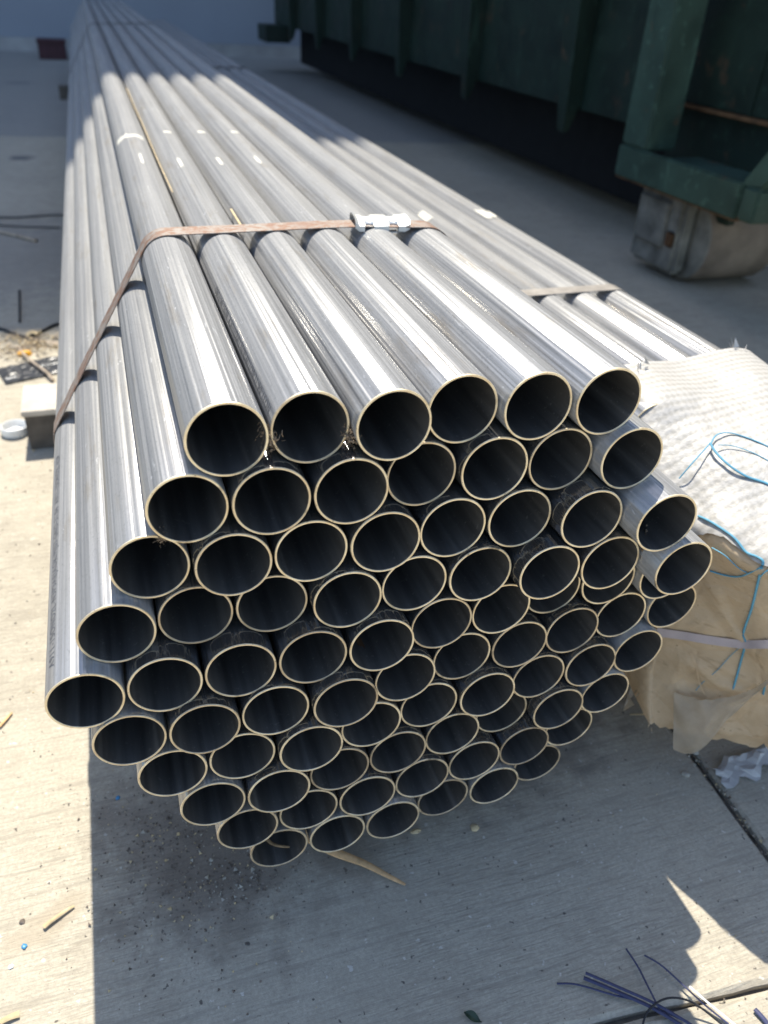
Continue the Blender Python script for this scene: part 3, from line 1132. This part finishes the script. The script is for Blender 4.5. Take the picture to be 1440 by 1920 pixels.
cpart('sun_block_panel', (CX + 0.021, 2.0, -0.055), (3.9, 2.02, 1.9), M['green'])  # panel added to keep sunlight off the ground beside the container
cpart('top_rail', (CX - 0.13, 1.95, 1.9), (CX + 0.04, 8.05, 2.02), M['green'], 0.01)
cpart('top_rail', (CX - 0.13, 0.15, 1.9), (CX + 0.10, 1.949, 2.02), M['green'], 0.01)
cpart('under_rail', (CX + 0.24, 2.15, -0.43), (CX + 0.31, 8.0, -0.118), M['gap_black'])  # lowered and blackened for the dark shade under the container
cpart('under_rail', (CX + 1.6, 1.5, -0.30), (CX + 1.68, 8.0, -0.118), M['green'])
# ribs: wedge posts that taper to a point below the wall
for y in (2.45, 3.38, 4.33, 5.27, 6.2, 7.1):
    bm = bmesh.new()
    zb = -0.195
    prof = [(1.56, 1.9), (1.56, 0.25), (1.578, -0.06), (1.588, zb), (1.606, zb - 0.004), (CX - 0.001, -0.10), (CX - 0.001, 1.9)]
    w0, w1 = 0.055, 0.028
    rows = []
    for s in (-1, 1):
        rows.append([bm.verts.new((x, y + s * (w1 + (w0 - w1) * min(1, max(0, (z - zb) / 0.3))), z)) for x, z in prof])
    n = len(prof)
    bm.faces.new(rows[0])
    bm.faces.new(rows[1][::-1])
    for i in range(n):
        j = (i + 1) % n
        bm.faces.new((rows[0][i], rows[1][i], rows[1][j], rows[0][j]))
    bmesh.ops.bevel(bm, geom=bm.edges[:], offset=0.006, segments=2, affect='EDGES', clamp_overlap=True)
    o = bm_obj('rib', bm, M['green'], ct, True)
    o.location = ci
# front frame: post, channel rail, ledge, cross tube, strut
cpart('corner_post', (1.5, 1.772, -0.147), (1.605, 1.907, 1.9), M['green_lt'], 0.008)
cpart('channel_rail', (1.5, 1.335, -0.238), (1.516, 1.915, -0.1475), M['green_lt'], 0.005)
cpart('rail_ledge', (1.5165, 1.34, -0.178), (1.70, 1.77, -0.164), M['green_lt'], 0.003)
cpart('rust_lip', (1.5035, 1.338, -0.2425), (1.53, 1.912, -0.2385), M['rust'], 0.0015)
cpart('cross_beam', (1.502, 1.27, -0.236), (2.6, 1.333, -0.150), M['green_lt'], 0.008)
bm = bmesh.new()
vs = [bm.verts.new(p) for p in [(1.508, 1.36, -.163), (1.508, 1.27, -.149), (1.508, 1.05, 0.16), (1.508, 1.14, 0.16),
                                (1.60, 1.36, -.163), (1.60, 1.27, -.149), (1.60, 1.05, 0.16), (1.60, 1.14, 0.16)]]
for q in ((0, 1, 2, 3), (7, 6, 5, 4), (0, 4, 5, 1), (1, 5, 6, 2), (2, 6, 7, 3), (3, 7, 4, 0)):
    bm.faces.new([vs[i] for i in q])
bmesh.ops.bevel(bm, geom=bm.edges[:], offset=0.006, segments=2, affect='EDGES')
o = bm_obj('strut', bm, M['green_lt'], ct, True)
o.location = ci


def roller(x0, x1, y, rad):
    bm = bmesh.new()
    seg = 48
    prof = [(0, 0.02), (0.02, 0.02), (0.022, 0), (rad - 0.012, 0), (rad - 0.004, 0.003), (rad, 0.012)]
    full = [(r, x0 + dx) for r, dx in prof] + [(r, x1 - dx) for r, dx in prof[::-1]]
    rings = []
    for r, x in full:
        r = max(r, 0.0005)
        rings.append([bm.verts.new((x, y + r * math.cos(2 * PI * j / seg), ZG + rad + 0.001 + r * math.sin(2 * PI * j / seg))) for j in range(seg)])
    for k, (a, b) in enumerate(zip(rings, rings[1:])):
        for j in range(seg):
            f = bm.faces.new((a[j], a[(j + 1) % seg], b[(j + 1) % seg], b[j]))
            f.material_index = 1 if k in (4, 5, 6) else 0
    bm.faces.new(rings[0])
    bm.faces.new(rings[-1])
    o = bm_obj('ground_roller', bm, [M['roller'], M['rusty_tread']], ct, True, 50)
    o.location = ci
    return o


roller(1.612, 1.87, 1.65, 0.128)
cpart('roller_housing', (1.555, 1.60, -0.470), (1.610, 1.83, -0.244), M['roller'], 0.014)
cpart('housing_lug', (1.543, 1.66, -0.40), (1.5545, 1.81, -0.27), M['roller'], 0.004)
cpart('axle_cap', (1.545, 1.61, -0.39), (1.5545, 1.650, -0.345), M['rust'], 0.005)
cpart('roller_bracket', (1.63, 1.50, -0.30), (1.66, 1.83, -0.2385), M['green'], 0.004)
cpart('far_foot', (1.48, 7.6, -0.25), (1.70, 7.99, -0.12), M['green'], 0.006)

# ------------------------------------------------------------------ small things on the ground
# white screw lid lying upside down
bm = bmesh.new()
seg = 56
prof = [(0.0, 0.003), (0.005, 0.003), (0.0055, 0.0085), (0.009, 0.0085), (0.0095, 0.003), (0.0205, 0.003), (0.0215, 0.015), (0.0228, 0.016),
        (0.0242, 0.015), (0.025, 0.004), (0.0235, 0.0), (0.0, 0.0)]
rings = [[bm.verts.new((max(r, .0002) * math.cos(2 * PI * j / seg), max(r, .0002) * math.sin(2 * PI * j / seg), z)) for j in range(seg)] for r, z in prof]
for a, b in zip(rings, rings[1:]):
    for j in range(seg):
        bm.faces.new((a[j], a[(j + 1) % seg], b[(j + 1) % seg], b[j]))
lid = bm_obj('bottle_lid', bm, M['white'], None, True, 40, (-0.2615, 1.028, ZG + 0.001))
tag(lid, 'round white plastic lid lying upturned beside the timber end', 'lid')

# black plastic sheet with white print
bs = empty('plastic_sheet', (-0.25, 1.31, ZG))
tag(bs, 'flat black plastic sheet with white print lying on the sunny concrete', 'plastic')


def sheet_pt(i, j):
    a = Vector((-0.066, 0.02, 0)).lerp(Vector((-0.042, -0.062, 0)), j)
    b = Vector((0.05, 0.068, 0)).lerp(Vector((0.10, -0.012, 0)), j)
    p = a.lerp(b, i)
    p.z = 0.003 + 0.0035 * abs(noise.noise(Vector((p.x * 30, p.y * 45, 1)))) + 0.002 * noise.noise(Vector((p.x * 80, p.y * 90, 4)))
    return p


grid_mesh('film', sheet_pt, 40, 30, M['black'], bs)


def ticks(name, i0, i1, j0, j1, n, parent):
    v, f = [], []
    for q in range(n):
        t0 = i0 + (i1 - i0) * q / n
        t1 = t0 + (i1 - i0) / n * rnd.uniform(.35, .7)
        tall = rnd.uniform(.5, 1)
        k = len(v)
        for (a, b) in ((t0, j0), (t1, j0), (t1, j0 + (j1 - j0) * tall), (t0, j0 + (j1 - j0) * tall)):
            v.append(sheet_pt(a, b) + Vector((0, 0, 0.0012)))
        f.append((k, k + 1, k + 2, k + 3))
    mesh_obj(name, v, f, M['white'], parent, False)


ticks('printed_text', 0.05, 0.19, 0.80, 0.68, 7, bs)
ticks('printed_text', 0.52, 0.98, 0.50, 0.43, 16, bs)

# orange scrap
bm = bmesh.new()
bmesh.ops.create_icosphere(bm, subdivisions=3, radius=1)
for vv in bm.verts:
    n_ = noise.noise(vv.co * 1.6) * 0.25
    vv.co = Vector((vv.co.x * 0.016 * (1 + n_), vv.co.y * 0.010 * (1 + n_), max(-0.15, vv.co.z) * 0.009 * (1 + n_)))
og = bm_obj('orange_scrap', bm, M['orange'], None, True, 60, (-0.262, 1.405, ZG + 0.0015))
tag(og, 'small yellow-orange scrap among dry straw left of the stack', 'scrap')


def strand(name, pts, rad, mat, label, cat, group=None, flat=1.0, seg=7, n=8):
    bm = bmesh.new()
    base = Vector(pts[0])
    sp = spline([Vector(p) - base for p in pts], n)
    if isinstance(rad, tuple):
        m = len(sp)
        rr = [max(0.0003, rad[0] + (rad[1] - rad[0]) * i / (m - 1)) for i in range(m)]
    else:
        rr = rad
    tube_bm(bm, sp, rr, seg, flat)
    o = bm_obj(name, bm, mat, None, True, 50, tuple(base))
    tag(o, label, cat, group)
    return o


def g(x, y, h=0.0):
    return (x, y, ZG + h)


strand('dry_twig', [g(-.275, 1.43, .006), g(-.255, 1.365, .010), g(-.235, 1.32, .010), g(-.212, 1.272, .010), g(-.200, 1.24, .006)], (0.0028, 0.0035), M['bark'],
       'grey dry twig lying across the black plastic sheet', 'twig')
strand('bark_strip', [g(-.242, 1.47, .006), g(-.22, 1.455, .008), g(-.19, 1.44, .007)], 0.006, M['bark'], 'pale strip of bark lying behind the orange scrap', 'bark', None, 0.4)
strand('bark_strip', [g(-.262, 1.50, .008), g(-.25, 1.507, .014), g(-.238, 1.503, .010)], 0.006, M['straw'], 'curled tan bark chip at the edge of the shade', 'bark', None, 0.4)
# straw litter: one heap
bm = bmesh.new()
for k in range(170):
    cx = rnd.gauss(-.275, .05)
    cy = rnd.gauss(1.44, .035)
    a = rnd.uniform(0, PI)
    L = rnd.uniform(.008, .035)
    h = rnd.uniform(.002, .012)
    p0 = Vector((cx, cy, h))
    p2 = p0 + Vector((math.cos(a) * L, math.sin(a) * L, rnd.uniform(-.003, .006)))
    p2.z = max(.001, p2.z)
    tube_bm(bm, [p0, (p0 + p2) / 2 + Vector((0, 0, rnd.uniform(0, .003))), p2], rnd.uniform(.0006, .0018), 4, .6, rnd.randint(0, 1))
straw = bm_obj('straw_litter', bm, [M['straw'], M['bark']], None, False, 35, (0, 0, ZG))
tag(straw, kind='stuff')

# wood sliver under the front of the stack
strand('wood_sliver', [g(.142, -.014, .0035), g(.128, -.002, .006), g(.108, .016, .009), g(.08, .036, .013), (.055, .060, ZG + .020), (.03, .085, ZG + .026)], (0.0012, 0.0075), M['wood'],
       'long orange-brown wood sliver sticking out under the bottom row of pipes', 'wood', None, 0.55)
strand('wood_sliver', [(.012, .030, -.4145), (.020, .014, -.4160), (.036, .005, -.4145)], (.0022, .0008), M['wood'],
       'short wood sliver lying inside the bottom left pipe', 'wood', None, 0.4)
strand('wood_splinter', [g(-.186, .040, .003), g(-.178, .0445, .0035), g(-.166, .051, .003), g(-.160, .0535, .002)], (.0022, .0010), M['straw'],
       'pale wood splinter on the sunny concrete at lower left', 'splinter', None, .5)
strand('wood_splinter', [g(-.240, .296, .003), g(-.232, .308, .003), g(-.228, .315, .002)], (.0020, .0012), M['wood'],
       'brown splinter at the left edge of the sunny concrete', 'splinter', None, .5)
strand('wood_splinter', [g(-.222, -.034, .003), g(-.210, -.031, .003), g(-.203, -.030, .002)], (.002, .003), M['straw'],
       'tan wood chip at the bottom left corner of the sunny concrete', 'splinter', None, .4)
strand('wood_splinter', [g(.476, .115, .004), g(.487, .105, .012), g(.492, .103, .018)], (.0012, .0018), M['straw'],
       'tiny pale splinter at the torn foot of the paper cap', 'splinter', None, .5)


def bit(name, x, y, size, mat, label, cat, sq=(1, 1, .6)):
    bm = bmesh.new()
    bmesh.ops.create_icosphere(bm, subdivisions=2, radius=size)
    for vv in bm.verts:
        n_ = noise.noise(vv.co / size * 1.3 + Vector((x * 50, y * 50, 0))) * .45
        vv.co = Vector((vv.co.x * sq[0], vv.co.y * sq[1], max(vv.co.z, -.4 * size) * sq[2])) * (1 + n_)
    o = bm_obj(name, bm, mat, None, True, 30, (x, y, ZG + size * .22))
    return tag(o, label, cat)


bit('plastic_chip', -.202, .028, .0024, M['bluebit'], 'blue plastic chip on the sunny concrete at lower left', 'chip')
bit('plastic_chip', -.117, .164, .0024, M['bluebit'], 'blue plastic chip in the shade below the left pipes', 'chip')
bit('white_chip', -.212, .013, .0022, M['white'], 'white chip on the sunny concrete in the lower left corner', 'chip')
bit('pebble', -.205, .052, .0026, M['grit'], 'dark grey pebble on sunny concrete at lower left', 'pebble')
bit('pebble', .491, .023, .0042, M['pale_grit'], 'pale pebble left of the slab joint', 'pebble')
bit('pebble', .521, .047, .0042, M['pale_grit'], 'pale pebble at the upper end of the slab joint', 'pebble')
bit('wood_chip', .233, .026, .0045, M['straw'], 'tan wood chip on the concrete below the bottom right pipes', 'chip', (1, .8, .7))
bit('wood_chip', .172, .039, .006, M['straw'], 'flat pale chip against the bottom row of pipes', 'chip', (1, .5, .4))
bit('pebble', -.033, .066, .0022, M['pale_grit'], 'small white pebble on the brown dirt below the pipes', 'pebble')

# leaf
lf = grid_mesh('fallen_leaf', lambda i, j: Vector(((i - .5) * .016, (j - .5) * .008 * math.sin(PI * min(.97, i + .03)),
                                                   .002 + .003 * abs(j - .5) + .0015 * math.sin(i * 5))), 12, 6, M['leaf'], None)
lf.location = (.158, -.1415, ZG)
lf.rotation_euler = (0, 0, -.75)
tag(lf, 'small dark green leaf on the concrete at the bottom edge', 'leaf')

# violet plastic strands at lower right
GV = 'violet plastic strands at the lower right'
strand('plastic_strand', [g(.264, -.1415, .006), g(.285, -.160, .007), g(.311, -.183, .006), g(.335, -.212, .004)], .0018, M['purple'], 'thickest violet strand, nearest the bottom edge', 'strand', GV, .5)
strand('plastic_strand', [g(.2665, -.1395, .009), g(.288, -.159, .010), g(.313, -.181, .009), g(.338, -.208, .006)], .0014, M['purple'], 'second thick violet strand lying on the thickest one', 'strand', GV, .5)
strand('plastic_strand', [g(.240, -.138, .003), g(.256, -.144, .004), g(.280, -.160, .005), g(.303, -.174, .005), g(.33, -.196, .003)], .0009, M['purple'], 'thin violet strand reaching farthest left', 'strand', GV, .6)
strand('plastic_strand', [g(.316, -.129, .003), g(.316, -.147, .006), g(.314, -.166, .008), g(.313, -.184, .008)], .0009, M['purple'], 'thin violet strand pointing straight up from the tangle', 'strand', GV, .6)
strand('plastic_strand', [g(.329, -.139, .003), g(.337, -.152, .006), g(.345, -.170, .006), g(.354, -.190, .005), g(.366, -.210, .003)], .0009, M['purple'], 'thin violet strand running from shade into the sun patch', 'strand', GV, .6)
strand('plastic_strand', [g(.349, -.176, .009), g(.357, -.192, .008), g(.372, -.214, .003)], .0010, M['white'], 'whitish strand shining in the sun patch', 'strand', GV, .6)
strand('plastic_strand', [g(.396, -.2065, .003), g(.398, -.214, .003), g(.400, -.224, .002)], .0022, M['purple'], 'short thick strand alone in the bottom right corner', 'strand', GV, .5)
strand('plastic_strand', [g(.288, -.196, .002), g(.300, -.184, .011), g(.320, -.181, .016), g(.341, -.189, .013), g(.360, -.208, .003)], .0009, M['cable'], 'thin dark wire looping over the violet strands', 'strand', GV, 1)

# torn white paper
pp = empty('torn_paper', (.556, .010, ZG))
tag(pp, 'torn white paper scrap on the ground in front of the paper cap', 'paper')
grid_mesh('paper_sheet', lambda i, j: Vector((-.034 + .085 * i + .010 * noise.noise(Vector((i * 4, j * 5, 2))),
                                              -.018 + .03 * j * (1 - .25 * i) + .012 * i + .014 * noise.noise(Vector((i * 5 + 3, j, 4))),
                                              .003 + .008 * abs(noise.noise(Vector((i * 3, j * 2, 7)))) + .0025 * abs(noise.noise(Vector((i * 9, j * 7, 2)))) + .006 * i * j)),
          11, 6, M['paper'], pp).data.shade_flat()

# cables by the shade edge, left
strand('black_cable', [g(-.36, 1.60, .004), g(-.318, 1.565, .004), g(-.29, 1.525, .005), g(-.262, 1.508, .004), g(-.235, 1.53, .004), g(-.205, 1.57, .004), g(-.17, 1.585, .004)], .0035, M['cable'],
       'black cable curving along the edge of the shade', 'cable')
strand('black_cable', [g(-.296, 1.85, .003), g(-.289, 1.72, .003), g(-.283, 1.61, .003)], .0028, M['cable'], 'short straight black cable in the shade left of the stack', 'cable')
strand('dry_stalk', [g(-.40, 2.45, .005), g(-.34, 2.40, .006), g(-.27, 2.32, .006)], (.003, .007), M['bark'], 'dry stalk lying in the shade left of the stack', 'stalk')
strand('dark_cord', [g(-.62, 2.62, .006), g(-.48, 2.66, .006), g(-.36, 2.62, .006), g(-.22, 2.64, .006), g(-.1, 2.60, .006)], .003, M['cable'], 'thin dark cord across the shaded concrete at left, farther one', 'cord')
strand('dark_cord', [g(-.62, 2.53, .006), g(-.46, 2.55, .006), g(-.33, 2.50, .006), g(-.2, 2.47, .006)], .0025, M['cable'], 'thin dark cord across the shaded concrete at left, nearer one', 'cord')

# dark red crate by the wall
rb = empty('red_crate', (-.33, 8.55, ZG))
tag(rb, 'dark red block standing by the foot of the far wall', 'crate')
box_obj('crate_body', (-.12, -.09, 0), (.12, .12, .13), M['maroon'], rb, .008)
box_obj('crate_rim', (-.126, -.096, .13), (.126, .126, .16), M['maroon'], rb, .004)

strand('straw_and_glint', [(.0310, .60, .0135), (.0302, .85, .0130), (.0308, 1.1, .0132), (.0300, 1.35, .0130), (.0306, 1.62, .0135)], .0007, M['straw'],  # sunlit slit between the pipes, put in as a strand
       'long yellow strand standing for sunlight in the groove between the two leftmost top pipes', 'straw', None, .7, 6, 20)
strand('straw_and_glint', [(.0835, .42, .016), (.0822, .47, .019), (.0842, .50, .016)], .0013, M['straw'],
       'short curled straw in a groove just behind the rusty strap', 'straw', None, .6)
# fibre clumps caught between pipe ends
def clump(name, c, size, label, n=90):
    bm = bmesh.new()
    for k in range(n):
        p = Vector([rnd.gauss(0, size * s) for s in (.45, .5, .8)])
        d = Vector([rnd.gauss(0, 1) for _ in range(3)]).normalized() * size * rnd.uniform(.3, 1.0)
        m = (p + d * .5) + Vector([rnd.gauss(0, size * .12) for _ in range(3)])
        tube_bm(bm, [p, m, p + d], size * rnd.uniform(.02, .06), 4)
    for k in range(80):
        p = Vector([rnd.gauss(0, size * s) for s in (.30, .4, .62)])
        bmesh.ops.create_icosphere(bm, subdivisions=1, radius=size * rnd.uniform(.08, .22), matrix=Matrix.Translation(p))
    o = bm_obj(name, bm, M['fibre'], None, False, 35, c)
    return tag(o, label, 'debris', 'brown fibre clumps between the pipe ends')


clump('fibre_clump', (.0303, .016, -.006), .0062, 'brown fibre clump between the two leftmost pipes of the top row')
clump('fibre_clump', (.0815, .013, -.009), .0050, 'brown fibre clump between second and third pipes of the top row')
clump('fibre_clump', (.3145, -.004, -.121), .0065, 'brown fibre clump beside the rightmost pipes jutting forward')
clump('fibre_clump', (-.040, .012, -.0645), .0036, 'small brown fibre clump under the leftmost pipe of the second row')

# loose grit on the slabs
bm = bmesh.new()
tet = [Vector((1, 0, -.5)), Vector((-.5, .87, -.5)), Vector((-.5, -.87, -.5)), Vector((0, 0, .8))]


def grain(x, y, s, mi):
    q = Matrix.Rotation(rnd.uniform(0, 6.28), 3, Vector((rnd.gauss(0, 1), rnd.gauss(0, 1), rnd.gauss(0, 1))).normalized())
    vs = [bm.verts.new(q @ (t * s * rnd.uniform(.7, 1.2)) + Vector((x, y, s * .45))) for t in tet]
    for a in ((0, 1, 3), (1, 2, 3), (2, 0, 3), (0, 2, 1)):
        f = bm.faces.new([vs[i] for i in a])
        f.material_index = mi


for k in range(1500):
    x, y = rnd.gauss(-.055, .045), rnd.gauss(.085, .06)
    grain(x, y, abs(rnd.gauss(0, .0008)) + .0003, rnd.choice((0, 0, 0, 0, 1, 2)))
for k in range(260):
    x, y = rnd.gauss(-.005, .03), rnd.gauss(.035, .015)
    grain(x, y, abs(rnd.gauss(0, .0010)) + .0003, rnd.choice((0, 0, 1)))
for k in range(900):
    x, y = rnd.uniform(-.3, .75), rnd.uniform(-.3, .35)
    grain(x, y, abs(rnd.gauss(0, .0006)) + .00025, rnd.choice((0, 0, 0, 1, 2)))
for k in range(700):
    y = rnd.uniform(.3, 1.6)
    grain(rnd.uniform(-.45, -.1), y, abs(rnd.gauss(0, .0010)) + .0004, rnd.choice((0, 0, 1, 2)))
for k in range(500):
    y = rnd.uniform(-.25, .4)
    grain(jx(y) + rnd.gauss(0, .004), y, abs(rnd.gauss(0, .0010)) + .0004, rnd.choice((0, 0, 1, 2)))
gr = bm_obj('grit', bm, [M['grit'], M['pale_grit'], M['straw']], None, False, 35, (0, 0, ZG))
tag(gr, kind='stuff')
